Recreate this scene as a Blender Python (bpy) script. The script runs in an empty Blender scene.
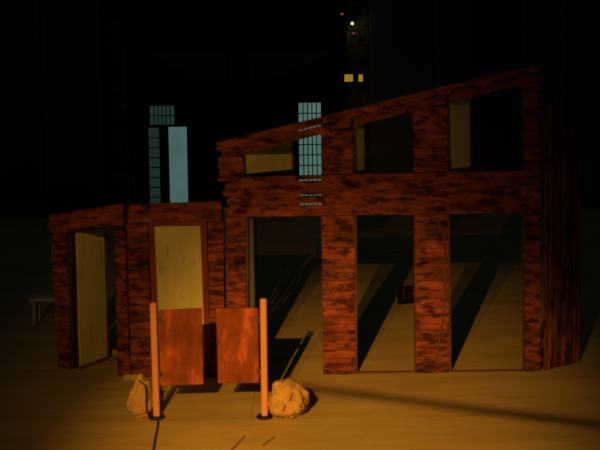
import bpy, bmesh, math, random
from mathutils import Vector, Matrix, noise
random.seed(11)
R = math.radians
sc = bpy.context.scene
COL = sc.collection

# ------------------------------------------------------------------ camera model
H, F, PITCH, ROLL, PPY = 3.37, 800.0, R(3.0), R(0.8), 162.0
CAM = Vector((0, 0, H))
fwd = Vector((0, math.cos(PITCH), -math.sin(PITCH)))
rt0 = Vector((1, 0, 0)); up0 = rt0.cross(fwd)
rt = rt0*math.cos(ROLL) - up0*math.sin(ROLL)
up = up0*math.cos(ROLL) + rt0*math.sin(ROLL)

def ray(px, py):
    return fwd + rt*((px-300)/F) - up*((py-PPY)/F)
def floor_pt(px, py, z=0.0):
    d = ray(px, py); t = (z-H)/d.z
    return CAM + d*t
def depth_pt(px, py, Y):
    d = ray(px, py); return CAM + d*(Y/d.y)

class Plane:
    """vertical plane through two floor points; gives (u, z) of a picture point"""
    def __init__(s, a, b):
        s.a = Vector((a.x, a.y, 0)); d = Vector((b.x-a.x, b.y-a.y, 0))
        s.len = d.length; s.d = d.normalized(); s.n = Vector((-s.d.y, s.d.x, 0))
        s.rz = math.atan2(s.d.y, s.d.x)
    def uz(s, px, py):
        r = ray(px, py); t = (s.a-CAM).dot(s.n)/r.dot(s.n)
        p = CAM + r*t
        return ((p-s.a).dot(s.d), p.z)
    def u(s, px, py): return s.uz(px, py)[0]
    def z(s, px, py): return s.uz(px, py)[1]

cam_d = bpy.data.cameras.new('camera'); cam = bpy.data.objects.new('camera', cam_d); COL.objects.link(cam)
cam.matrix_world = Matrix(((rt.x, up.x, -fwd.x, 0), (rt.y, up.y, -fwd.y, 0), (rt.z, up.z, -fwd.z, H), (0, 0, 0, 1)))
cam_d.sensor_width = 36; cam_d.lens = F/600*36; cam_d.shift_y = -(225-PPY)/600
cam_d.clip_end = 200
cam_d.dof.use_dof = True; cam_d.dof.focus_distance = 30; cam_d.dof.aperture_fstop = 2.2
sc.camera = cam

# ------------------------------------------------------------------ materials
def mat(name, col, rough=.8, spec=.2):
    m = bpy.data.materials.new(name); m.use_nodes = True
    b = m.node_tree.nodes['Principled BSDF']
    b.inputs['Base Color'].default_value = (*col, 1); b.inputs['Roughness'].default_value = rough
    b.inputs['Specular IOR Level'].default_value = spec
    return m
def nodes(m): return m.node_tree.nodes, m.node_tree.links, m.node_tree.nodes['Principled BSDF']
def ramp(N, stops):
    r = N.new('ShaderNodeValToRGB'); e = r.color_ramp.elements
    while len(e) < len(stops): e.new(.5)
    for x, (p, c) in zip(e, stops): x.position = p; x.color = (*c, 1)
    return r
def noise_tex(N, L, scale, sv=(1, 1, 1), detail=5, rough=.6, loc=(0, 0, 0), rot=(0, 0, 0), coord='Object'):
    tc = N.new('ShaderNodeTexCoord'); mp = N.new('ShaderNodeMapping'); t = N.new('ShaderNodeTexNoise')
    mp.inputs['Scale'].default_value = sv; mp.inputs['Location'].default_value = loc; mp.inputs['Rotation'].default_value = rot
    t.inputs['Scale'].default_value = scale; t.inputs['Detail'].default_value = detail; t.inputs['Roughness'].default_value = rough
    L.new(tc.outputs[coord], mp.inputs[0]); L.new(mp.outputs[0], t.inputs['Vector'])
    return t
def mixc(N, L, mode, a, b, fac=1.0):
    n = N.new('ShaderNodeMix'); n.data_type = 'RGBA'; n.blend_type = mode
    if hasattr(fac, 'links'): L.new(fac, n.inputs[0])
    else: n.inputs[0].default_value = fac
    for s, v in ((6, a), (7, b)):
        if hasattr(v, 'links'): L.new(v, n.inputs[s])
        else: n.inputs[s].default_value = (*v, 1)
    return n.outputs[2]
def bump(N, L, B, h, strength=.4, dist=.01):
    b = N.new('ShaderNodeBump'); b.inputs['Strength'].default_value = strength; b.inputs['Distance'].default_value = dist
    L.new(h, b.inputs['Height']); L.new(b.outputs[0], B.inputs['Normal'])
def mottled(name, stops, scale, sv=(1, 1, 1), rough=.8, bmp=.3, detail=5):
    m = mat(name, (.5, .5, .5), rough); N, L, B = nodes(m)
    t = noise_tex(N, L, scale, sv, detail); r = ramp(N, stops); L.new(t.outputs[0], r.inputs[0])
    L.new(r.outputs[0], B.inputs['Base Color']); bump(N, L, B, t.outputs[0], bmp)
    return m

def log_paint(name, vertical=False):
    """red-brown scenic paint with black dry-brush strokes along the boards"""
    m = mat(name, (.4, .1, .03), .85, .15); N, L, B = nodes(m)
    sv = (6, 1, .8) if vertical else (1.15, 1, 3.8)
    rot = (0, R(11), 0) if vertical else (0, 0, 0)
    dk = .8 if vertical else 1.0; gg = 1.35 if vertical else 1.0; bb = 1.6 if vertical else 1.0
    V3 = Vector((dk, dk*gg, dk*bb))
    a = noise_tex(N, L, 2.3, sv, 4, .55, rot=rot)
    ra = ramp(N, [(.31, tuple(c*k for c, k in zip((.05, .032, .034), V3))), (.42, tuple(c*k for c, k in zip((.15, .045, .03), V3))), (.57, tuple(c*k for c, k in zip((.255, .07, .04), V3))), (.75, tuple(c*k for c, k in zip((.41, .112, .06), V3)))])
    isl = N.new('ShaderNodeNewGeometry')
    add = N.new('ShaderNodeMath'); add.operation = 'MULTIPLY_ADD'; add.inputs[1].default_value = .16
    L.new(isl.outputs['Random Per Island'], add.inputs[0]); L.new(a.outputs[0], add.inputs[2])
    sub = N.new('ShaderNodeMath'); sub.operation = 'SUBTRACT'; sub.inputs[1].default_value = .075
    L.new(add.outputs[0], sub.inputs[0]); L.new(sub.outputs[0], ra.inputs[0])
    b = noise_tex(N, L, 4.5, (5, 1, .8) if vertical else (1.2, 1, 3.0), 3, .55, (3, 1, 7), rot=rot)
    rb = ramp(N, [(.395, (.2, .24, .28)), (.49, (1, 1, 1))]); L.new(b.outputs[0], rb.inputs[0])
    c = mixc(N, L, 'MULTIPLY', ra.outputs[0], rb.outputs[0], .9)
    L.new(c, B.inputs['Base Color']); bump(N, L, B, a.outputs[0], .35)
    return m
M = {}
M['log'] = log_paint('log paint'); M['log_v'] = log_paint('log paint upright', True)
M['trim'] = mottled('red trim paint', [(.3, (.12, .028, .013)), (.7, (.29, .065, .024))], 3, (2, 1, .6))
M['batten'] = mottled('raw batten', [(.3, (.10, .045, .02)), (.7, (.17, .075, .03))], 4, (6, 6, 1))
M['dark_frame'] = mottled('dark frame', [(.3, (.035, .02, .014)), (.7, (.075, .035, .02))], 4, (6, 6, 1))

def yellow(name, lo, hi, scratch=True):
    m = mat(name, hi, .75, .2); N, L, B = nodes(m)
    t = noise_tex(N, L, 2.2, (1.4, 1, .5), 5); r = ramp(N, [(.3, lo), (.7, hi)]); L.new(t.outputs[0], r.inputs[0])
    out = r.outputs[0]
    if scratch:
        s = noise_tex(N, L, 3.4, (4.5, 1, .75), 3, .6, (7.3, 0, 2.1), rot=(0, R(-24), 0))
        rs = ramp(N, [(.33, (.42, .36, .3)), (.40, (1, 1, 1))]); L.new(s.outputs[0], rs.inputs[0])
        out = mixc(N, L, 'MULTIPLY', out, rs.outputs[0], .45)
    L.new(out, B.inputs['Base Color']); bump(N, L, B, t.outputs[0], .15)
    return m
M['yellow'] = yellow('ochre door paint', (.54, .57, .25), (.68, .71, .32))
M['yellow2'] = yellow('ochre shutter paint', (.56, .60, .24), (.72, .78, .32), False)
M['gate'] = mottled('rusty board', [(.32, (.11, .030, .014)), (.52, (.215, .056, .018)), (.74, (.68, .185, .042))], 2.0, (2.0, 1, .85), bmp=.2)
M['post'] = mottled('orange post', [(.3, (.53, .27, .11)), (.7, (.62, .32, .13))], 3, (5, 5, .6), .65, .1)
M['steel'] = mat('black steel', (.008, .008, .008), .5, .4)
M['hinge'] = mat('hinge steel', (.07, .04, .025), .45, .5)
M['sack'] = mottled('sack', [(.3, (.36, .24, .075)), (.7, (.52, .36, .11))], 7, bmp=.5)
M['cord'] = mat('dark cord', (.045, .02, .012), .8)
M['redmark'] = mat('red stitching', (.28, .045, .03), .8)
M['block'] = mottled('pale wood', [(.3, (.42, .34, .12)), (.7, (.52, .42, .15))], 8)
M['bench'] = mottled('bench paint', [(.3, (.33, .40, .38)), (.7, (.43, .50, .47))], 5)
M['cable'] = mat('cable rubber', (.02, .015, .01), .6)
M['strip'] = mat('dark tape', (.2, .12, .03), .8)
M['olive'] = mat('olive leaf edge', (.10, .13, .06), .8)
M['rail'] = mat('rail steel', (.1, .1, .1), .5)
M['lens'] = mat('lamp glass', (.25, .25, .27), .08, .8)

def floor_mat():
    m = mat('stone floor', (.6, .5, .2), .85, .12); N, L, B = nodes(m)
    a = noise_tex(N, L, .55, (1, 1.6, 1), 6, .62); ra = ramp(N, [(.3, (.43, .36, .125)), (.7, (.57, .47, .18))]); L.new(a.outputs[0], ra.inputs[0])
    b = noise_tex(N, L, 1.3, (.5, 2.4, 1), 6, .7, (5, 2, 0)); rb = ramp(N, [(.34, (.74, .70, .66)), (.58, (1, 1, 1))]); L.new(b.outputs[0], rb.inputs[0])
    c = mixc(N, L, 'MULTIPLY', ra.outputs[0], rb.outputs[0], .8)
    tc = N.new('ShaderNodeTexCoord'); mp = N.new('ShaderNodeMapping'); L.new(tc.outputs['Object'], mp.inputs[0])
    mp.inputs['Location'].default_value = (.6, .35, 0)
    bk = N.new('ShaderNodeTexBrick'); L.new(mp.outputs[0], bk.inputs['Vector'])
    bk.inputs['Scale'].default_value = 1; bk.inputs['Brick Width'].default_value = 60; bk.inputs['Row Height'].default_value = 1.85
    bk.inputs['Mortar Size'].default_value = .012; bk.inputs['Mortar Smooth'].default_value = .6
    bk.inputs['Color1'].default_value = bk.inputs['Color2'].default_value = (1, 1, 1, 1); bk.inputs['Mortar'].default_value = (.7, .66, .6, 1)
    c = mixc(N, L, 'MULTIPLY', c, bk.outputs[0], .7)
    L.new(c, B.inputs['Base Color']); bump(N, L, B, b.outputs[0], .15)
    return m
M['floor'] = floor_mat()
M['drape'] = mottled('grey drape', [(.3, (.09, .115, .145)), (.7, (.12, .145, .18))], 1, (2, 2, .2), .95, .1)
M['drape_dark'] = mottled('black drape', [(.3, (.06, .07, .085)), (.7, (.13, .15, .175))], 1.4, (3, 3, .3), .95, .2)
M['drape_black'] = mottled('black fabric', [(.3, (.03, .03, .03)), (.7, (.06, .06, .06))], 1.4, (3, 3, .3), .95, .2)
M['night'] = mat('soot black wall', (.012, .012, .013), .95, 0)
M['valance'] = mat('grey valance cloth', (.11, .11, .12), .95, 0)
def stone_mat():
    m = mat('ashlar', (.6, .55, .3), .9, .1); N, L, B = nodes(m)
    tc = N.new('ShaderNodeTexCoord'); mp = N.new('ShaderNodeMapping'); L.new(tc.outputs['Object'], mp.inputs[0])
    mp.inputs['Rotation'].default_value = (R(90), 0, 0)
    bk = N.new('ShaderNodeTexBrick'); L.new(mp.outputs[0], bk.inputs['Vector'])
    bk.inputs['Scale'].default_value = 1; bk.inputs['Brick Width'].default_value = .9; bk.inputs['Row Height'].default_value = .55
    bk.inputs['Mortar Size'].default_value = .03
    bk.inputs['Color1'].default_value = (.2, .19, .10, 1); bk.inputs['Color2'].default_value = (.12, .11, .065, 1); bk.inputs['Mortar'].default_value = (.05, .045, .03, 1)
    t = noise_tex(N, L, 1.2, (1, 1, 1), 5); r = ramp(N, [(.4, (.35, .35, .35)), (.6, (1, 1, 1))]); L.new(t.outputs[0], r.inputs[0])
    L.new(mixc(N, L, 'MULTIPLY', bk.outputs[0], r.outputs[0], .9), B.inputs['Base Color'])
    return m
M['stone'] = stone_mat()
def emit(name, col, strength=1, var=None):
    m = mat(name, (0, 0, 0), .6, .1); N, L, B = nodes(m)
    B.inputs['Emission Color'].default_value = (*col, 1); B.inputs['Emission Strength'].default_value = strength
    if var:
        t = noise_tex(N, L, 1.0, (1, 1, .7), 2); r = ramp(N, [(.3, tuple(c*var for c in col)), (.7, col)])
        L.new(t.outputs[0], r.inputs[0]); L.new(r.outputs[0], B.inputs['Emission Color'])
    return m
M['lit_door'] = emit('lit doorway', (.066, .138, .130), 1, .75)
M['lit_grid'] = emit('lit glazing', (.082, .165, .140), 1, .7)
M['lit_dim'] = emit('dim glazing', (.019, .040, .034), 1, .7)
M['lit_side'] = emit('dim side glazing', (.013, .030, .025), 1, .7)
M['amber'] = emit('amber window', (.50, .29, .015), 1, .4)
M['bulb'] = emit('lamp bulb', (.75, .80, .5), 1)
M['redlamp'] = emit('red lamp', (.16, .05, .025), 1)

# ------------------------------------------------------------------ mesh helpers
def tag(o, label=None, cat=None, group=None, kind=None):
    if label: o['label'] = label
    if cat: o['category'] = cat
    if group: o['group'] = group
    if kind: o['kind'] = kind
    return o
def obj(name, bm, m, parent=None, smooth=False):
    me = bpy.data.meshes.new(name)
    bmesh.ops.recalc_face_normals(bm, faces=bm.faces)
    bm.to_mesh(me); bm.free()
    if smooth:
        for p in me.polygons: p.use_smooth = True
    for mm in (m if isinstance(m, (list, tuple)) else [m]): me.materials.append(mm)
    o = bpy.data.objects.new(name, me); COL.objects.link(o)
    if parent: o.parent = parent
    return o
def empty(name, loc, rz=0):
    o = bpy.data.objects.new(name, None); COL.objects.link(o); o.location = loc; o.rotation_euler = (0, 0, rz); o.empty_display_size = .2
    return o
def hexa(bm, pts):
    """pts: 4 front (ccw) + 4 back"""
    v = [bm.verts.new(p) for p in pts]
    for f in ((0, 1, 2, 3), (7, 6, 5, 4), (0, 4, 5, 1), (1, 5, 6, 2), (2, 6, 7, 3), (3, 7, 4, 0)):
        bm.faces.new([v[i] for i in f])
    return v
def box(bm, x0, x1, y0, y1, z0, z1):
    return hexa(bm, [(x0, y0, z0), (x1, y0, z0), (x1, y0, z1), (x0, y0, z1), (x0, y1, z0), (x1, y1, z0), (x1, y1, z1), (x0, y1, z1)])
def bevel(bm, w, seg=2):
    bmesh.ops.bevel(bm, geom=list(bm.edges), offset=w, segments=seg, profile=.5, affect='EDGES')
def bxo(name, m, parent, x0, x1, y0, y1, z0, z1, bw=.004):
    bm = bmesh.new(); box(bm, x0, x1, y0, y1, z0, z1)
    if bw: bevel(bm, bw)
    return obj(name, bm, m, parent)
def board(bm, p00, p10, p11, p01, th=.03, jit=.006):
    """rough sawn slab: corners (u,z) lower-left, lower-right, upper-right, upper-left; front face bulges at -y"""
    f = -th*random.uniform(.75, 1.25); pts = []
    n = 6
    lo = [Vector(p00).lerp(Vector(p10), i/n) for i in range(n+1)]
    hi = [Vector(p01).lerp(Vector(p11), i/n) for i in range(n+1)]
    rows = []
    for i in range(n+1):
        j0 = random.uniform(-jit, jit); j1 = random.uniform(-jit, jit)
        a, b = lo[i], hi[i]
        h = (b.y-a.y)
        rows.append([bm.verts.new(q) for q in (
            (a.x, 0, a.y+j0), (a.x, f*.7, a.y+j0), (a.x, f, a.y+j0+h*.25), (b.x, f, b.y+j1-h*.25), (b.x, f*.7, b.y+j1), (b.x, 0, b.y+j1))])
    for i in range(n):
        for k in range(6):
            k2 = (k+1) % 6
            bm.faces.new((rows[i][k], rows[i+1][k], rows[i+1][k2], rows[i][k2]))
    bm.faces.new(rows[0]); bm.faces.new(rows[-1][::-1])
def stack(bm, left, right, z0, z1, rag=.02, hb=.11, gap=.008, th=.03, notch=0):
    """boards piled from z0 to z1 between edge functions left(z), right(z)"""
    n = max(1, round((z1-z0)/hb)); cuts = [z0]
    for i in range(1, n): cuts.append(z0+(z1-z0)*(i+random.uniform(-.22, .22))/n)
    cuts.append(z1)
    for a, b in zip(cuts, cuts[1:]):
        l = left((a+b)/2)-random.uniform(-.3, 1)*rag; r = right((a+b)/2)+random.uniform(-.3, 1)*rag
        if notch: l += notch if random.random() < .4 else random.uniform(0, .012)
        g = gap*random.uniform(.4, 1.4)
        dl, dr = random.uniform(-1, 1)*rag*.4, random.uniform(-1, 1)*rag*.4
        board(bm, (l+dl, a+g/2), (r+dr, a+g/2), (r-dr, b-g/2), (l-dl, b-g/2), th)
def lin(p, q):
    """edge function through two (u, z) points"""
    (u0, z0), (u1, z1) = p, q
    return lambda z: u0+(u1-u0)*(z-z0)/(z1-z0)
def tube(bm, pts, r, seg=8):
    prev = None
    for i, p in enumerate(pts):
        d = (Vector(pts[min(i+1, len(pts)-1)])-Vector(pts[max(i-1, 0)])).normalized()
        a = d.cross(Vector((0, 0, 1)) if abs(d.z) < .9 else Vector((1, 0, 0))).normalized(); b = d.cross(a)
        rr = r[i] if isinstance(r, (list, tuple)) else r
        ring = [bm.verts.new(Vector(p)+a*math.cos(2*math.pi*k/seg)*rr+b*math.sin(2*math.pi*k/seg)*rr) for k in range(seg)]
        if prev:
            for k in range(seg): bm.faces.new((prev[k], prev[(k+1) % seg], ring[(k+1) % seg], ring[k]))
        else: bm.faces.new(ring[::-1])
        prev = ring
    bm.faces.new(prev)
def lathe(bm, prof, seg=28, c=(0, 0, 0)):
    prev = None
    for r, z in prof:
        ring = [bm.verts.new((c[0]+r*math.cos(2*math.pi*k/seg), c[1]+r*math.sin(2*math.pi*k/seg), c[2]+z)) for k in range(seg)]
        if prev:
            for k in range(seg): bm.faces.new((prev[k], prev[(k+1) % seg], ring[(k+1) % seg], ring[k]))
        else: bm.faces.new(ring[::-1])
        prev = ring
    bm.faces.new(prev)

# ------------------------------------------------------------------ setting
YB = 29.6                      # the dark facade at the back
bm = bmesh.new(); box(bm, -19, 19, -3, 33, -.1, 0)
tag(obj('floor', bm, M['floor']), kind='structure')

# facade with the big arch: a polygon with a round-headed opening
def px_back(px, py, Y=YB): p = depth_pt(px, py, Y); return p.x, p.z
axl, _ = px_back(127, 100); axr, _ = px_back(345, 100)
_, zspring = px_back(130, 62)
ac, ar = (axl+axr)/2, (axr-axl)/2
bm = bmesh.new()
arch = [(axl, 0), (axl, zspring)] + [(ac-ar*math.cos(math.pi*k/24), zspring+ar*.95*math.sin(math.pi*k/24)) for k in range(1, 24)] + [(axr, zspring), (axr, 0)]
outer = [(19, 0), (19, 13), (-19, 13), (-19, 0)]
def ring_wall(bm, outl, y0, y1):
    f = [bm.verts.new((x, y0, z)) for x, z in outl]; b = [bm.verts.new((x, y1, z)) for x, z in outl]
    bm.faces.new(f); bm.faces.new(b[::-1])
    for i in range(len(f)):
        j = (i+1) % len(f); bm.faces.new((f[i], f[j], b[j], b[i]))
prof = arch[1:-1]                                   # springing, curve, springing
for y, flip in ((YB, 1), (YB+.5, -1)):
    lo_ = [bm.verts.new((x, y, z)) for x, z in prof]; hi_ = [bm.verts.new((x, y, 13)) for x, z in prof]
    for i in range(len(prof)-1): bm.faces.new((lo_[i], lo_[i+1], hi_[i+1], hi_[i])[::flip])
bmesh.ops.remove_doubles(bm, verts=bm.verts, dist=1e-6)
for (x0, z0), (x1, z1) in zip(arch, arch[1:]):
    v = [bm.verts.new(p) for p in ((x0, YB, z0), (x1, YB, z1), (x1, YB+.5, z1), (x0, YB+.5, z0))]; bm.faces.new(v)
box(bm, -19, axl, YB, YB+.5, 0, 13); box(bm, axr, 19, YB, YB+.5, 0, 13)
tag(obj('wall_back', bm, M['night']), kind='structure')
bm = bmesh.new(); box(bm, -19, 19, YB+1.3, YB+1.6, 0, 13)
tag(obj('wall_inner', bm, M['night']), kind='structure')

# stone piers either side of the arch
def pier(name, x0, x1, label_kind, y=YB-.16):
    bm = bmesh.new()
    box(bm, x0, x1, y, YB-.005, 0, 12.5)
    for zc in (px_back(0, 66)[1], px_back(0, 100)[1], px_back(0, 158)[1]):
        box(bm, x0-.04, x1+.04, y-.05, YB-.005, zc-.09, zc+.09)
    return tag(obj(name, bm, M['stone']), kind='structure')
xl0, xl1 = px_back(106, 100)[0], px_back(127, 100)[0]
pier('trim_1', xl0, xl1, 'l')
xr0, xr1 = px_back(347, 78)[0], px_back(369, 78)[0]
pier('trim_2', xr0, xr1, 'r')

# lit glazing behind the arch
YW = YB+1.27
def glazing(name, rect, cols, rows, glass, label, kind_door=False, rails=None):
    x0, y0, x1, y1 = rect
    a = depth_pt(x0, y0, YW); b = depth_pt(x1, y1, YW)
    z0 = max(b.z, .02)
    e = empty(name, (a.x, YW, z0)); e['kind'] = 'structure'; e['label'] = label
    w, h = b.x-a.x, a.z-z0
    bm = bmesh.new(); box(bm, 0, w, -.02, 0, 0, h); obj('pane', bm, glass, e)
    fb = bmesh.new(); t = .045
    for x in (-t, w): box(fb, x, x+t, -.06, .02, -t*.3, h+t)
    box(fb, 0, w, -.06, .02, h, h+t); box(fb, 0, w, -.06, .02, -.015, .02)
    obj('window_frame', fb, M['night'], e)
    if cols > 1 or rows > 1 or rails:
        mb = bmesh.new(); m = .019
        for i in range(1, cols): box(mb, w*i/cols-m, w*i/cols+m, -.05, -.021, 0.02, h)
        zs = rails if rails else [h*k/rows for k in range(1, rows)]
        for z in zs: box(mb, 0, w, -.055, -.021, z-m, z+m)
        obj('glazing_bar', mb, M['night'], e)
    return e
glazing('window_1', (298.5, 103, 322, 207), 5, 10, M['lit_grid'], 'tall blue-lit window with a grid of glazing bars seen over the timber beam')
glazing('window_2', (150, 106, 174.5, 125), 6, 2, M['lit_dim'], 'dim blue-lit transom window above the lit doorway')
glazing('window_3', (148.5, 128, 161, 207), 1, 8, M['lit_side'], 'dim narrow side window left of the lit doorway')
glazing('door_1', (168.5, 127, 188.5, 207), 1, 1, M['lit_door'], 'bright blue-lit open doorway left of the arch centre')

# faint grey valance cloths hung in the arch
def cloth(name, pts, Y, label, m, cat='cloth', group=None):
    P = [depth_pt(x, y, Y) for x, y in pts]
    c = Vector((sum(p.x for p in P)/len(P), Y, min(p.z for p in P)))
    bm = bmesh.new(); ring_wall(bm, [(p.x-c.x, p.z-c.z) for p in P], -.02, .02)
    o = obj(name, bm, m); o.location = c
    return tag(o, label, cat, group)
cloth('valance', [(150, 53), (227, 52), (227, 80), (197, 80)], YB+.7, 'faint grey valance cloth hung in the arch over the lit doorway', M['valance'])
cloth('valance', [(249, 52), (330, 52), (270, 80), (249, 80)], YB+.7, 'faint grey valance cloth hung in the arch over the tall lit window', M['valance'])

# drapes over the facade
def drape(x0, x1, ybot, m, label, fold, amp, Y=YB-.55, ztop=12.4):
    a, b = depth_pt(x0, 205, Y).x, depth_pt(x1, 205, Y).x
    z0 = max(depth_pt((x0+x1)/2, ybot, Y).z, .02)
    n = max(12, int((b-a)/.07)); bm = bmesh.new(); ph = random.uniform(0, 6)
    cols = []
    for i in range(n+1):
        x = (b-a)*(i/n-.5)
        c = []
        for k in range(7):
            zz = (ztop-z0)*k/6
            y = amp*(math.sin(x*fold+ph+.12*k)+.5*math.sin(x*fold*2.3+ph*2-.2*k))*(1-.03*k)
            c.append((x, y, zz))
        cols.append(c)
    for off in (0,):
        fr = [[bm.verts.new(p) for p in c] for c in cols]
        bk = [[bm.verts.new((p[0], p[1]+.02, p[2])) for p in c] for c in cols]
    for i in range(n):
        for k in range(6):
            bm.faces.new((fr[i][k], fr[i+1][k], fr[i+1][k+1], fr[i][k+1]))
            bm.faces.new((bk[i][k+1], bk[i+1][k+1], bk[i+1][k], bk[i][k]))
        bm.faces.new((fr[i][0], bk[i][0], bk[i+1][0], fr[i+1][0])); bm.faces.new((fr[i][6], fr[i+1][6], bk[i+1][6], bk[i][6]))
    for i in (0, n):
        for k in range(6): bm.faces.new((fr[i][k], fr[i][k+1], bk[i][k+1], bk[i][k]))
    o = obj('drape', bm, m, smooth=True); o.location = ((a+b)/2, Y, z0)
    return tag(o, label, 'curtain', 'tall drapes along the back')
drape(-60, 44, 207, M['drape_dark'], 'heavily folded black drape at the far left of the back', 5, .09)
drape(46, 105, 205, M['drape'], 'smooth dark grey drape just left of the arch', 2.2, .03)
drape(371, 433, 209, M['drape'], 'smooth dark grey drape just right of the arch', 2.2, .03)
drape(435, 474, 209, M['drape_dark'], 'narrow folded black drape, second right of the arch', 6, .07)
drape(476, 519, 209, M['drape_black'], 'narrow deep black drape above the right window of the tall flat', 6, .07)
drape(521, 565, 209, M['drape'], 'smooth dark grey drape behind the peak of the tall flat', 2.2, .03)
drape(567, 680, 209, M['drape_dark'], 'folded black drape at the far right of the back', 5, .09)

# low ledge at the foot of the left drape
Yl = YB-1.45
a, b = depth_pt(-40, 205, Yl).x, depth_pt(44, 205, Yl).x
hz = depth_pt(20, 201, Yl).z
e = empty('platform', ((a+b)/2, Yl, 0)); w = (b-a)/2
bxo('riser', M['drape_dark'], e, -w, w, 0, .5, 0, max(hz-.06, .1))
bxo('deck', M['drape'], e, -w-.03, w+.03, -.03, .5, max(hz-.06, .1), max(hz, .16))
tag(e, 'low grey platform edge along the foot of the far left drape', 'platform')

# amber windows and lantern on the right pier
YP = YB-.16
for (x0, x1, lb) in ((344.5, 353, 'left'), (358.5, 363, 'right')):
    p, q = depth_pt(x0, 74.5, YP-.06), depth_pt(x1, 81.5, YP-.06)
    e = empty('lit_window', (p.x, YP-.02, q.z)); w, h = q.x-p.x, p.z-q.z
    bm = bmesh.new(); box(bm, 0, w, -.02, .01, 0, h); obj('pane', bm, M['amber'], e)
    bm = bmesh.new()
    for x in (-.04, w): box(bm, x, x+.04, -.05, .01, -.04, h+.04)
    box(bm, 0, w, -.05, .01, h, h+.04); box(bm, 0, w, -.05, .01, -.04, 0)
    obj('window_frame', bm, M['night'], e)
    tag(e, 'wider amber-lit window of the pair on the right stone pier' if lb == 'left' else 'narrow amber-lit window of the pair on the right stone pier', 'window', 'amber windows')
p = depth_pt(352.3, 23.5, YP-.45)
e = empty('wall_lantern', (p.x, YP, p.z))
bm = bmesh.new(); bmesh.ops.create_icosphere(bm, subdivisions=3, radius=.06); bmesh.ops.translate(bm, verts=bm.verts, vec=(0, -.45, 0)); obj('bulb', bm, M['bulb'], e, True)
bm = bmesh.new(); tube(bm, [(0, 0, .32), (0, -.2, .40), (0, -.40, .38), (0, -.45, .27)], .02); obj('bracket', bm, M['steel'], e, True)
bm = bmesh.new(); lathe(bm, [(.02, .30), (.10, .25), (.2, .13), (.19, .12), (.02, .2)], 20, (0, -.45, 0)); obj('lamp_shade', bm, M['steel'], e, True)
tag(e, 'small wall lantern with a lit whitish bulb on the right stone pier', 'lamp')
for (px, py, r, lb) in ((353.6, 33.3, .045, 'small dim red lamp on the right pier just below the white lantern'), (342, 14, .05, 'small dim red lamp on the pier edge, above left of the white lantern')):
    q = depth_pt(px, py, YP-.1)
    e = empty('signal_lamp', (q.x, YP, q.z))
    bm = bmesh.new(); bmesh.ops.create_icosphere(bm, subdivisions=2, radius=r); bmesh.ops.translate(bm, verts=bm.verts, vec=(0, -.1, 0)); obj('lens', bm, M['redlamp'], e, True)
    bm = bmesh.new(); box(bm, -.07, .07, -.08, .17 if px < 345 else 0, -.07, .07); obj('housing', bm, M['steel'], e)
    tag(e, lb, 'lamp', 'red lamps')

# ------------------------------------------------------------------ tall flat
A = floor_pt(226, 374.5); D = floor_pt(340, 374).y; A.y = D
B = floor_pt(541, 372); B.y = D
P3 = Plane(A, B)
def edge(pl, x0, y0, x1, y1): return lin(pl.uz(x0, y0), pl.uz(x1, y1))
e3 = empty('timber_flat', (A.x, A.y, 0), P3.rz)
tag(e3, 'tall log-painted stage flat with sloping top, three openings and three windows', 'stage wall')
T = .09                                     # depth of the framing behind the boards
def pillar(name, pl, par, l, r, z0, z1, **k):
    bm = bmesh.new(); stack(bm, l, r, z0, z1, **k); o = obj(name, bm, M['log'], par)
    i = .06 if k.get('notch') else .02; zt = z1-.005
    bm = bmesh.new(); hexa(bm, [(l(z0)+i, .001, z0), (r(z0)-.02, .001, z0), (r(zt)-.02, .001, zt), (l(zt)+i, .001, zt),
                                (l(z0)+i, .012, z0), (r(z0)-.02, .012, z0), (r(zt)-.02, .012, zt), (l(zt)+i, .012, zt)])
    obj('backing_panel', bm, M['dark_frame'], o)
    return o
# sill and lintel lines (u -> z)
def zline(pl, x0, y0, x1, y1):
    (u0, z0), (u1, z1) = pl.uz(x0, y0), pl.uz(x1, y1)
    return lambda u: z0+(z1-z0)*(u-u0)/(u1-u0)
lint = zline(P3, 230, 217, 530, 212.5); sill = zline(P3, 230, 177, 530, 170)
rtop = zline(P3, 217, 142.5, 540, 63); rbot = zline(P3, 243, 153.5, 523, 84.5)
pl_low = [((227, 372), (226.3, 218), (245.5, 218), (246.5, 372), .0), ((324, 372), (322, 218), (354, 218), (355, 372), .008),
          ((416, 372), (415, 218), (447, 218), (449, 372), .012), ((525, 371), (524.5, 213), (538.5, 213), (540, 371), .010)]
pl_up = [((221, 176), (219, 150), (242, 150), (242.5, 176), .03), ((323, 172), (321.5, 125), (352, 118), (352.5, 172), .01),
         ((414, 172), (413, 108), (446, 100), (447.5, 172), .012), ((524.5, 168), (523, 84), (537.5, 80), (538.5, 168), .012)]
for (a, b, c, d, rag) in pl_low:
    l, r = edge(P3, *a, *b), edge(P3, *d, *c)
    um = (l(1)+r(1))/2
    pillar('pillar', P3, e3, l, r, .004, lint(um)-.004, rag=rag, notch=.045 if rag == 0 else 0)
for (a, b, c, d, rag) in pl_up:
    l, r = edge(P3, *a, *b), edge(P3, *d, *c)
    um = (l(3)+r(3))/2
    pillar('upper_pillar', P3, e3, l, r, sill(um)+.004, rbot(um)-.0+(.0 if um > .5 else .0), rag=rag, hb=.1)
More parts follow.
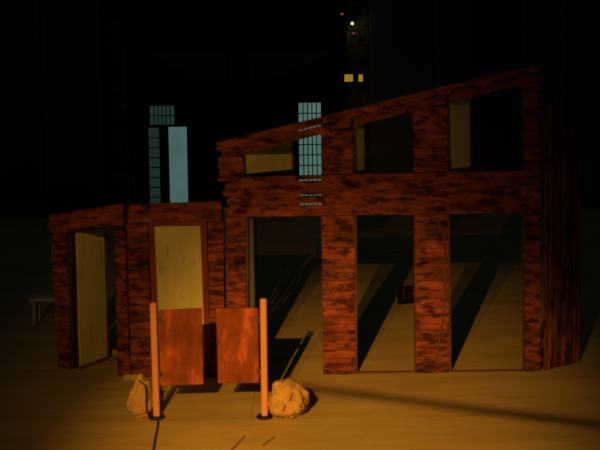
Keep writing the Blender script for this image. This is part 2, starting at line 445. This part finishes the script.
# lintel beam: long boards with open slits between them
uL, uR = P3.u(226.5, 200), P3.u(540, 200)
bm = bmesh.new(); lb_ = bmesh.new()
slits = [180.2, 195.6, 204.2]
def zslit(y): z = P3.z(310, y); return lambda u: sill(u)+(z-sill(P3.u(310, y)))
levels = [sill]+[zslit(y) for y in slits]+[lint]
gaps = [0, .019, .019, .019, 0]
extra = []
for k in range(4):
    topf, botf, gt, gb = levels[k], levels[k+1], gaps[k], gaps[k+1]
    hgt = topf(0)-botf(0)
    n = 2 if hgt > .15 else 1
    for q in range(n):
        f0, f1 = q/n, (q+1)/n
        def zt(u): return topf(u)-gt/2-(topf(u)-botf(u)-gt/2-gb/2)*f0
        def zb(u): return topf(u)-gt/2-(topf(u)-botf(u)-gt/2-gb/2)*f1
        # boards joined over the pillars
        hexa(lb_, [(uL+.05, .002, zb(uL)+.001), (uR-.1, .002, zb(uR)+.001), (uR-.1, .002, zt(uR)-.001), (uL+.05, .002, zt(uL)-.001),
                   (uL+.05, .042, zb(uL)+.001), (uR-.1, .042, zb(uR)+.001), (uR-.1, .042, zt(uR)-.001), (uL+.05, .042, zt(uL)-.001)])
        joints = [uL-random.uniform(-.01, .06 if k else .1), P3.u(340 if (k+q) % 2 else 432, 200)+random.uniform(-.1, .1), uR+random.uniform(-.01, .02)]
        if k == 0: joints[0] = P3.u(218 if q == 0 else 223, 178)
        for u0, u1 in zip(joints, joints[1:]):
            board(bm, (u0, zb(u0)+.002), (u1-.004, zb(u1)+.002), (u1-.004, zt(u1)-.002), (u0, zt(u0)-.002), .034, .003)

for k in (1, 2, 3):                              # laths closing the joints except for the open slots left of the second pillar
    f = levels[k]; g = gaps[k]/2+.004
    for u0, u1 in ((uL+.04, P3.u(299.5, 190)), (P3.u(321.5, 190), uR-.03)):
        hexa(bm, [(u0, -.016, f(u0)-g), (u1, -.016, f(u1)-g), (u1, -.016, f(u1)+g), (u0, -.016, f(u0)+g), (u0, -.0005, f(u0)-g), (u1, -.0005, f(u1)-g), (u1, -.0005, f(u1)+g), (u0, -.0005, f(u0)+g)])
obj('lintel_beam', bm, M['log'], e3); obj('lintel_backing', lb_, M['dark_frame'], e3)
# rafter: two rows of boards following the slope, ragged at the left end
bm = bmesh.new()
us = [P3.u(217, 146), P3.u(352, 110), P3.u(448, 88), P3.u(539.5, 67)]
for k in range(2):
    for u0, u1 in zip(us, us[1:]):
        u0 = u0+(random.uniform(-.02, .02) if u0 > us[0] else k*.06)
        if k == 1 and u1 < us[-1]: u1 += random.uniform(-.03, .0)
        h0, h1 = rtop(u0)-rbot(u0), rtop(u1)-rbot(u1)
        zt0, zt1 = rtop(u0)-k*(h0*.5+.0), rtop(u1)-k*(h1*.5)
        zb0, zb1 = zt0-h0*(.49 if k == 0 else .5), zt1-h1*(.49 if k == 0 else .5)
        if k == 0:
            # slit through which the lit window shows
            zb0 += .006; zb1 += .006
        board(bm, (u0, zb0), (u1-.004, zb1), (u1-.004, zt1), (u0, zt0), .034, .003)
obj('rafter', bm, M['log'], e3)
# framing battens behind the boards, flanking each opening
def batten(par, u0, z0, u1, z1, w=.035, y0=.002, y1=T, m='batten', name='frame_batten'):
    d = Vector((u1-u0, z1-z0)).normalized(); n = Vector((-d.y, d.x))*w/2
    bm = bmesh.new()
    q = [(u0+n.x, z0+n.y), (u0-n.x, z0-n.y), (u1-n.x, z1-n.y), (u1+n.x, z1+n.y)]
    hexa(bm, [(x, y0, z) for x, z in q]+[(x, y1, z) for x, z in q])
    return obj(name, bm, M[m], par)
for (a, b, c, d, rag) in pl_low:
    l, r = edge(P3, *a, *b), edge(P3, *d, *c)
    for f, s in ((l, 1), (r, -1)):
        off = .012*s
        if s == -1: off = .012 if d[0] < 500 else -.05
        zt = lint(f(1))
        batten(e3, f(0)+off, .003, f(zt)+off, zt, .04)
for (a, b, c, d, rag) in pl_up:
    l, r = edge(P3, *a, *b), edge(P3, *d, *c)
    for f, s in ((l, 1), (r, -1)):
        off = .012*s if s == 1 else (.008 if d[0] < 500 else -.05)
        z0, z1 = sill(f(3)), rbot(f(3))
        batten(e3, f(z0)+off, z0, f(z1)+off, z1, .036, m='dark_frame')
# threshold strip across the openings
bxo('threshold', M['batten'], e3, P3.u(358, 373), P3.u(524, 373), .0, .06, 0.001, .016, .002)

path = [(437, 219), (443.5, 234), (445, 262), (445, 292), (442.5, 320), (438, 345), (434, 371)]
bm = bmesh.new(); tube(bm, [(P3.u(*p), -.034, P3.z(*p)) for p in path], .014, 8)
obj('bent_lath', bm, M['batten'], e3, True)

# leaves hinged inside the openings
def leaf(name, par, pl, hinge_u, ang, width, prof, m, edge_m, th=.03, y0=T):
    """leaf hinged on the left jamb, swung back by ang; prof(w) -> (z bottom, z top)"""
    e = None
    zb0, zt0 = prof(0); zb1, zt1 = prof(width)
    bm = bmesh.new()
    ins = .035
    hexa(bm, [(.0, 0, zb0), (width-ins, 0, zb0+(zb1-zb0)*(1-ins/width)), (width-ins, 0, zt0+(zt1-zt0)*(1-ins/width)), (0, 0, zt0),
              (.0, th, zb0), (width-ins, th, zb0+(zb1-zb0)*(1-ins/width)), (width-ins, th, zt0+(zt1-zt0)*(1-ins/width)), (0, th, zt0)])
    o = obj(name, bm, M[m], par); o.location = (hinge_u, y0, 0); o.rotation_euler = (0, 0, ang)
    bm = bmesh.new()
    hexa(bm, [(width-ins, -.006, zb1), (width, -.006, zb1), (width, -.006, zt1), (width-ins, -.006, zt1),
              (width-ins, th+.004, zb1), (width, th+.004, zb1), (width, th+.004, zt1), (width-ins, th+.004, zt1)])
    obj('edge_strip', bm, M[edge_m], o)
    return o
def swing(pl, hx, hy, fx, width, y0=T):
    """angle at which the free edge of a leaf lands on picture column fx"""
    hu = pl.u(hx, hy)
    best = None
    for k in range(5, 130):
        an = R(k); loc = Vector((hu+width*math.cos(an), y0+width*math.sin(an)))
        w = pl.a + pl.d*loc.x + pl.n*loc.y
        v = Vector((w.x, w.y, pl.z(hx, hy)))-CAM
        px = 300+F*v.dot(rt)/v.dot(fwd)
        if best is None or abs(px-fx) < best[0]: best = (abs(px-fx), an)
    return hu, best[1]
for (hx, hy, fx, rx) in ((244.5, 165, 293.5, 320), (354.5, 150, 365, 412), (449, 140, 471, 522)):
    wd = P3.u(rx, hy)-P3.u(hx, hy) if hx < 300 else (.36 if hx < 400 else .6)
    hu, an = swing(P3, hx, hy, fx, wd)
    leaf('shutter', e3, P3, hu, an, wd, lambda w: (sill(hu+w)+.03, rbot(hu+w)-.02), 'yellow2', 'trim')
hu = P3.u(253.2, 250)
leaf('door_leaf', e3, P3, hu, R(91), .9, lambda w: (.03, lint(hu)-.03), 'olive', 'dark_frame', th=.06)

# ------------------------------------------------------------------ plank side wing at the right
A4 = floor_pt(543.5, 372.5); A4.y = D+.03
B4 = floor_pt(580, 361.5)
P4 = Plane(A4, B4)
e4 = empty('plank_wing', (A4.x, A4.y, 0), P4.rz)
tag(e4, 'angled wing of upright red-brown planks with a jagged top at the right end', 'stage wall')
cols = [(543.5, 547, 103), (547, 552, 101), (553, 560.5, 97), (561, 567.5, 128), (567.5, 572.5, 118), (572.5, 576, 134), (576, 579.5, 131)]
bm = bmesh.new(); th = .03
for x0, x1, yt in cols:
    u0, u1 = P4.u(x0, 300)+.003, P4.u(x1, 300)-.002; zt = P4.z((x0+x1)/2, yt)
    f = -th*random.uniform(.7, 1.3); n = 5; rows = []
    for i in range(n+1):
        z = .004+(zt-.004)*i/n; j = random.uniform(-.008, .008)
        a, b = u0+j, u1+j*.5
        tl = random.uniform(-.03, .03) if i == n else 0
        rows.append([bm.verts.new(q) for q in ((a, 0, z), (a, f*.7, z), (a+.02, f, z+tl), (b-.02, f, z+tl), (b, f*.7, z-tl), (b, 0, z-tl))])
    for i in range(n):
        for k in range(6): bm.faces.new((rows[i][k], rows[i+1][k], rows[i+1][(k+1) % 6], rows[i][(k+1) % 6]))
    bm.faces.new(rows[0]); bm.faces.new(rows[-1])
obj('plank_face', bm, M['log_v'], e4)
for z in (.35, 1.6, 2.85):
    bxo('rail', M['batten'], e4, .02, P4.u(578, 300), .002, .05, z-.05, z+.05)

# ------------------------------------------------------------------ low flat with the framed ochre door
A2 = floor_pt(129, 376.5); B2 = floor_pt(224, 375)
A2.y = D; B2.y = D
P2 = Plane(A2, B2)
e2 = empty('timber_flat', (A2.x, A2.y, 0), P2.rz)
tag(e2, 'low log-painted stage flat framing a closed ochre door behind the swing gates', 'stage wall')
l, r = edge(P2, 131.9, 372, 126.5, 204), edge(P2, 152, 372, 148, 222)
top2 = zline(P2, 127, 204, 224, 201); bot2 = zline(P2, 146, 223, 210, 221)
pillar('pillar', P2, e2, l, r, .004, bot2(0)-.003, rag=.003)
l2, r2 = edge(P2, 211, 372, 208, 222), edge(P2, 224.2, 372, 223.6, 222)
pillar('pillar', P2, e2, l2, r2, .004, bot2(1)-.003, rag=.008)
bm = bmesh.new()
ua, ub = P2.u(128, 210), P2.u(222.5, 210)
for k in range(2):
    for u0, u1 in ((ua, P2.u(185 if k else 160, 210)), (P2.u(185 if k else 160, 210)+.004, ub+random.uniform(-.03, .0))):
        zt = lambda u: top2(u)-(top2(u)-bot2(u))*k/2; zb = lambda u: top2(u)-(top2(u)-bot2(u))*(k+1)/2
        board(bm, (u0, zb(u0)+.004), (u1, zb(u1)+.004), (u1, zt(u1)), (u0, zt(u0)), .03, .004)
obj('lintel_beam', bm, M['log'], e2)
# door frame + door
dl, dr = edge(P2, 160.5, 372, 154.3, 225), edge(P2, 206, 372, 200.5, 225)
def quad(par, name, m, pts, y0, y1):
    bm = bmesh.new(); hexa(bm, [(u, y0, z) for u, z in pts]+[(u, y1, z) for u, z in pts]); return obj(name, bm, M[m], par)
ztd = P2.z(175, 225.5)
fl = edge(P2, 154.5, 372, 149.3, 225); fr = edge(P2, 211, 372, 206.8, 225)
frb = bmesh.new()
def q(u0a, u0b, u1a, u1b, z0, z1):
    hexa(frb, [(u0a, -.045, z0), (u1a, -.045, z0), (u1b, -.045, z1), (u0b, -.045, z1), (u0a, .05, z0), (u1a, .05, z0), (u1b, .05, z1), (u0b, .05, z1)])
q(fl(0), fl(ztd), dl(0), dl(ztd), .003, ztd); q(dr(0), dr(ztd), fr(0), fr(ztd), .003, ztd)
q(fl(ztd), fl(ztd+.055), fr(ztd), fr(ztd+.055), ztd+.001, ztd+.055)
obj('door_frame', frb, M['trim'], e2)
do = quad(e2, 'door', 'yellow', [(dl(.02)+.003, .02), (dr(.02)-.003, .02), (dr(ztd)-.003, ztd-.004), (dl(ztd)+.003, ztd-.004)], -.01, .03)
for f, o_ in ((l, .04), (r, 0), (l2, 0), (r2, -.04)):
    batten(e2, f(0)+o_, .003, f(bot2(.5))+o_, bot2(.5), .05, y0=.056, y1=.12, m='dark_frame')

# ------------------------------------------------------------------ far left angled flat with the ajar door
A1 = floor_pt(60, 367.5); B1 = Vector((A2.x-.015, A2.y, 0))
P1 = Plane(A1, B1)
e1 = empty('timber_flat', (A1.x, A1.y, 0), P1.rz)
tag(e1, 'low angled log-painted stage flat at the far left with an ochre door ajar', 'stage wall')
l, r = edge(P1, 60, 365, 50.5, 218), edge(P1, 70, 365, 67, 228)
top1 = zline(P1, 50, 214.5, 124, 203.5); bot1 = zline(P1, 66, 229, 118, 226)
z1b = bot1(.5)
pillar('pillar', P1, e1, l, r, .004, z1b-.003, rag=.02)
l3, r3 = edge(P1, 119.5, 372, 116, 230), edge(P1, 130.5, 372, 124.8, 205)
pillar('pillar', P1, e1, l3, r3, .004, z1b-.003, rag=.004)
bm = bmesh.new(); ua, ub = P1.u(50, 220), P1.u(124, 210)
for k in range(2):
    zt = lambda u: top1(u)-(top1(u)-bot1(u))*k/2; zb = lambda u: top1(u)-(top1(u)-bot1(u))*(k+1)/2
    for u0, u1 in ((ua-random.uniform(-.02, .02), P1.u(88+18*k, 215)), (P1.u(88+18*k, 215)+.004, ub)):
        board(bm, (u0, zb(u0)+.004), (u1, zb(u1)+.004), (u1, zt(u1)), (u0, zt(u0)), .03, .004)
obj('lintel_beam', bm, M['log'], e1)
for f, off in ((l, .02), (r, .03), (l3, -.01), (r3, -.075)):
    batten(e1, f(0)+off, .003, f(z1b)+off, z1b, .07 if f is r else .05, m='dark_frame')
batten(e1, r(z1b), z1b-.03, l3(z1b), z1b-.03, .05, m='dark_frame')
wd = .54
hu, an = swing(P1, 77.5, 300, 107.5, wd, .03)
dlf = leaf('door', e1, P1, hu, an, wd, lambda w: (.05, z1b-.085), 'yellow', 'trim', y0=.03)
bm = bmesh.new(); box(bm, 0, wd-.036, -.008, 0.034, .012, .05); obj('bottom_rail', bm, M['trim'], dlf)

# small pale wedges holding the flats
for (x0, x1, yt, yb, lb, dy) in ((111.5, 118.5, 351, 356.5, 'small pale block on the floor beside the ajar door', .0), (125, 141, 372, 377.5, 'pale flat block at the foot of the wall between the two doors', -.0)):
    c = floor_pt((x0+x1)/2, yb); w = (floor_pt(x1, yb)-floor_pt(x0, yb)).x/2
    hgt = (yb-yt)/(F/c.y)
    bm = bmesh.new(); hexa(bm, [(-w, 0, 0), (w, 0, 0), (w*.9, .0, hgt), (-w*.95, 0, hgt), (-w, .09, 0), (w, .09, 0), (w*.9, .07, hgt), (-w*.95, .07, hgt)]); bevel(bm, .006)
    o = obj('wooden_block', bm, M['block']); o.location = (c.x, min(c.y, D-.15) if x0 > 120 else c.y+.05, 0.0); tag(o, lb, 'block')

# ------------------------------------------------------------------ swing gates on posts
def gate(basepx, toppx, panel, side, label):
    b = floor_pt(*basepx); Yg = b.y
    t = depth_pt(*toppx, Yg)
    e = empty('swing_gate', (b.x, b.y, 0))
    dx = t.x-b.x; w = .037
    bm = bmesh.new()
    z1 = t.z
    hexa(bm, [(-w, -w, .018), (w, -w, .018), (dx+w, -w, z1), (dx-w, -w, z1), (-w, w, .018), (w, w, .018), (dx+w, w, z1), (dx-w, w, z1)])
    bevel(bm, .016, 3); obj('post', bm, M['post'], e)
    bm = bmesh.new(); lathe(bm, [(.095, 0), (.095, .008), (.088, .016), (.02, .018)], 32)
    obj('base_plate', bm, M['steel'], e)
    P = [depth_pt(x, y, Yg)-Vector((b.x, b.y, 0)) for x, y in panel]
    bm = bmesh.new(); hexa(bm, [(p.x, -.012, p.z) for p in P]+[(p.x, .012, p.z) for p in P]); bevel(bm, .003, 1)
    g = obj('gate_panel', bm, M['gate'], e)
    zc = [P[0].z+(P[2].z-P[0].z)*f for f in (.15, .85)]
    for z in zc:
        px = dx*z/z1
        edge_x = (P[0].x+P[3].x)/2 if side > 0 else (P[1].x+P[2].x)/2
        bm = bmesh.new(); box(bm, min(px+side*w*.8, edge_x+side*.03), max(px+side*w*.8, edge_x+side*.03), -.018, -.0125, z-.03, z+.03)
        tube(bm, [(px+side*(w+.008), -.015, z-.035), (px+side*(w+.008), -.015, z+.035)], .008)
        obj('hinge', bm, M['hinge'], e)
    return tag(e, label, 'gate', 'pair of swing gates')
gate((157, 417.5), (153.3, 302.5), [(161.5, 385.5), (203.5, 384), (202, 308), (158.5, 310)], 1, 'left swing gate: taller rusty board hinged on a leaning orange post')
gate((264.8, 417), (263.3, 298.5), [(218, 383), (259.3, 382.5), (258.2, 308), (216.3, 308.5)], -1, 'right swing gate: rusty board hinged on an upright orange post')

# ------------------------------------------------------------------ sandbags
def sandbag(basepx, w, h, dpt, label, seed, peak, lean):
    b = floor_pt(*basepx)
    e = empty('sandbag', (b.x, b.y, 0))
    bm = bmesh.new(); bmesh.ops.create_icosphere(bm, subdivisions=5, radius=1)
    for v in bm.verts:
        p = v.co.copy()
        n1 = noise.noise(p*1.7+Vector((seed, 0, 0))); n2 = noise.noise(p*4.2+Vector((0, seed, 0)))
        cr = abs(noise.noise(p*2.6+Vector((seed, seed, 0))))
        s = 1+.24*n1+.06*n2-.2*max(0, .14-cr)/.14*.6
        zz = p.z*s
        k = (zz+1)/2
        sh = 1-peak*max(0, k-.25)**1.3
        x = p.x*s*sh + lean*k; y = p.y*s*sh
        v.co = Vector((x*w/2, y*dpt/2, max((zz+.86)/1.86*h, 0.002+.004*n2)))
    obj('sack', bm, M['sack'], e, True)
    return e
sb = sandbag((135.8, 425.5), .30, .47, .28, '', 4.1, .62, .08)
sb.location.y += .27
tag(sb, 'peaked tan sandbag against the left orange post', 'sandbag', 'sandbags at the gate posts')
bm = bmesh.new(); tube(bm, [(.09, -.12, .40), (.095, -.135, .30), (.095, -.14, .2), (.10, -.13, .08)], .009); tube(bm, [(.09, -.12, .40), (.03, -.09, .43), (.0, -.05, .44)], .008)
obj('tie_cord', bm, M['cord'], sb, True)
sb = sandbag((288.5, 426), .46, .46, .34, '', 9.7, .22, -.07)
sb.location.y += .27
tag(sb, 'bulky tan sandbag with red marks against the right orange post', 'sandbag', 'sandbags at the gate posts')
for st in ([(.045, -.155, .33), (.015, -.168, .25)], [(-.035, -.178, .2), (-.06, -.183, .14)], [(.12, -.145, .19), (.15, -.13, .15)]):
    bm = bmesh.new(); tube(bm, st, .009); obj('stitching', bm, M['redmark'], sb, True)

# ------------------------------------------------------------------ things on the floor
pts = [floor_pt(x, y, .012) for x, y in ((158, 421), (157.5, 428), (155.5, 437), (154, 446), (152, 458), (149, 475))]
c = pts[0].copy(); c.z = 0
bm = bmesh.new(); tube(bm, [p-c for p in pts], .011); o = obj('cable', bm, M['cable'], None, True); o.location = c
tag(o, 'dark cable running toward the viewer from the left gate post', 'cable')
for (p, qq, lb) in (((245, 436), (231, 451), 'thin dark strip on the floor in front of the gates, left of two'), ((275, 437), (262, 446), 'fainter short dark strip on the floor below the right gate post')):  # two thin dark strips laid flat on the floor
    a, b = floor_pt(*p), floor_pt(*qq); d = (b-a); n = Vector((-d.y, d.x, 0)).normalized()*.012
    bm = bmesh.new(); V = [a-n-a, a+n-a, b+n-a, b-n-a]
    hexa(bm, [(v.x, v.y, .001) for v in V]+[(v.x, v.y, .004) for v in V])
    o = obj('dark_strip', bm, M['strip']); o.location = (a.x, a.y, 0); tag(o, lb, 'mark', 'dark strips')

# black floor lamp behind the second opening
b = floor_pt(408, 303)
e = empty('floor_spotlight', (b.x, b.y, 0), R(20))
bm = bmesh.new(); box(bm, -.17, .17, -.12, .12, .07, .30); bevel(bm, .03, 2); obj('housing', bm, M['steel'], e)
bm = bmesh.new(); box(bm, -.2, -.18, -.03, .03, .02, .22); box(bm, .18, .2, -.03, .03, .02, .22); box(bm, -.2, .2, -.06, .06, 0, .02); obj('yoke', bm, M['steel'], e)
bm = bmesh.new(); lathe(bm, [(.03, 0), (.025, .012), (.01, .016)], 20)
bmesh.ops.rotate(bm, verts=bm.verts, cent=(0, 0, 0), matrix=Matrix.Rotation(R(90), 3, 'X')); bmesh.ops.translate(bm, verts=bm.verts, vec=(.07, -.12, .2)); obj('lens', bm, M['lens'], e)
tag(e, 'small black floor spotlight behind the middle opening of the tall flat', 'spotlight')

# pale bench beyond the far left flat
b = floor_pt(33.5, 326); s = F/b.y
hb = 28/s
e = empty('bench', (b.x, b.y, 0))
bxo('seat', M['bench'], e, -.06, .72, 0, .32, hb-.06, hb)
for x in (0, .64):
    for y in (.03, .25): bxo('leg', M['bench'], e, x-.025, x+.025, y, y+.05, 0, hb-.061)
tag(e, 'pale low bench half hidden behind the far left flat', 'bench')

# ------------------------------------------------------------------ light
LP = Vector((-2.1, -1.6, 5.3))
for (nm, aimpx, power, size) in (('spot_lamp', (326, 446), 6500, 32), ('wide_lamp', (240, 250), 1180, 39)):
    ld = bpy.data.lights.new(nm, 'SPOT'); lo = bpy.data.objects.new(nm, ld); COL.objects.link(lo)
    lo.location = LP + (Vector((-.55, 0, -.05)) if nm == 'wide_lamp' else Vector())
    LQ = lo.location
    aim = floor_pt(*aimpx) if aimpx[1] > 300 else depth_pt(*aimpx, D)
    lo.rotation_euler = (aim-LQ).to_track_quat('-Z', 'Y').to_euler()
    ld.energy = power; ld.color = (1, .42, .065); ld.spot_size = R(size); ld.spot_blend = 1.0; ld.shadow_soft_size = .016
# thin unseen rail added in front of the lamp to cast the floor's shadow band
def toward(p, y): return LP + (p-LP)*((y-LP.y)/(p.y-LP.y))
r1, r2 = toward(floor_pt(298, 386.5), .25), toward(floor_pt(600, 425), .25)
d = (r2-r1); r1, r2 = r1, r2+d*.8
bm = bmesh.new(); tube(bm, [r1, r1.lerp(r2, .5), r2], .0082, 16)
tag(obj('shadow_rail', bm, M['rail'], None, True), kind='structure')
# lantern glow on the pier
pd = bpy.data.lights.new('lantern_glow', 'POINT'); po = bpy.data.objects.new('lantern_glow', pd); COL.objects.link(po)
po.location = depth_pt(352.3, 25.5, YP-.6); pd.energy = 1.1; pd.color = (.9, .85, .35); pd.shadow_soft_size = .08

w = bpy.data.worlds.new('world'); sc.world = w; w.use_nodes = True
bg = w.node_tree.nodes['Background']; bg.inputs[0].default_value = (.0060, .0076, .0090, 1); bg.inputs[1].default_value = 1

vs = sc.view_settings
vs.view_transform = 'Standard'; vs.look = 'None'; vs.exposure = 0; vs.gamma = 1; vs.use_curve_mapping = False
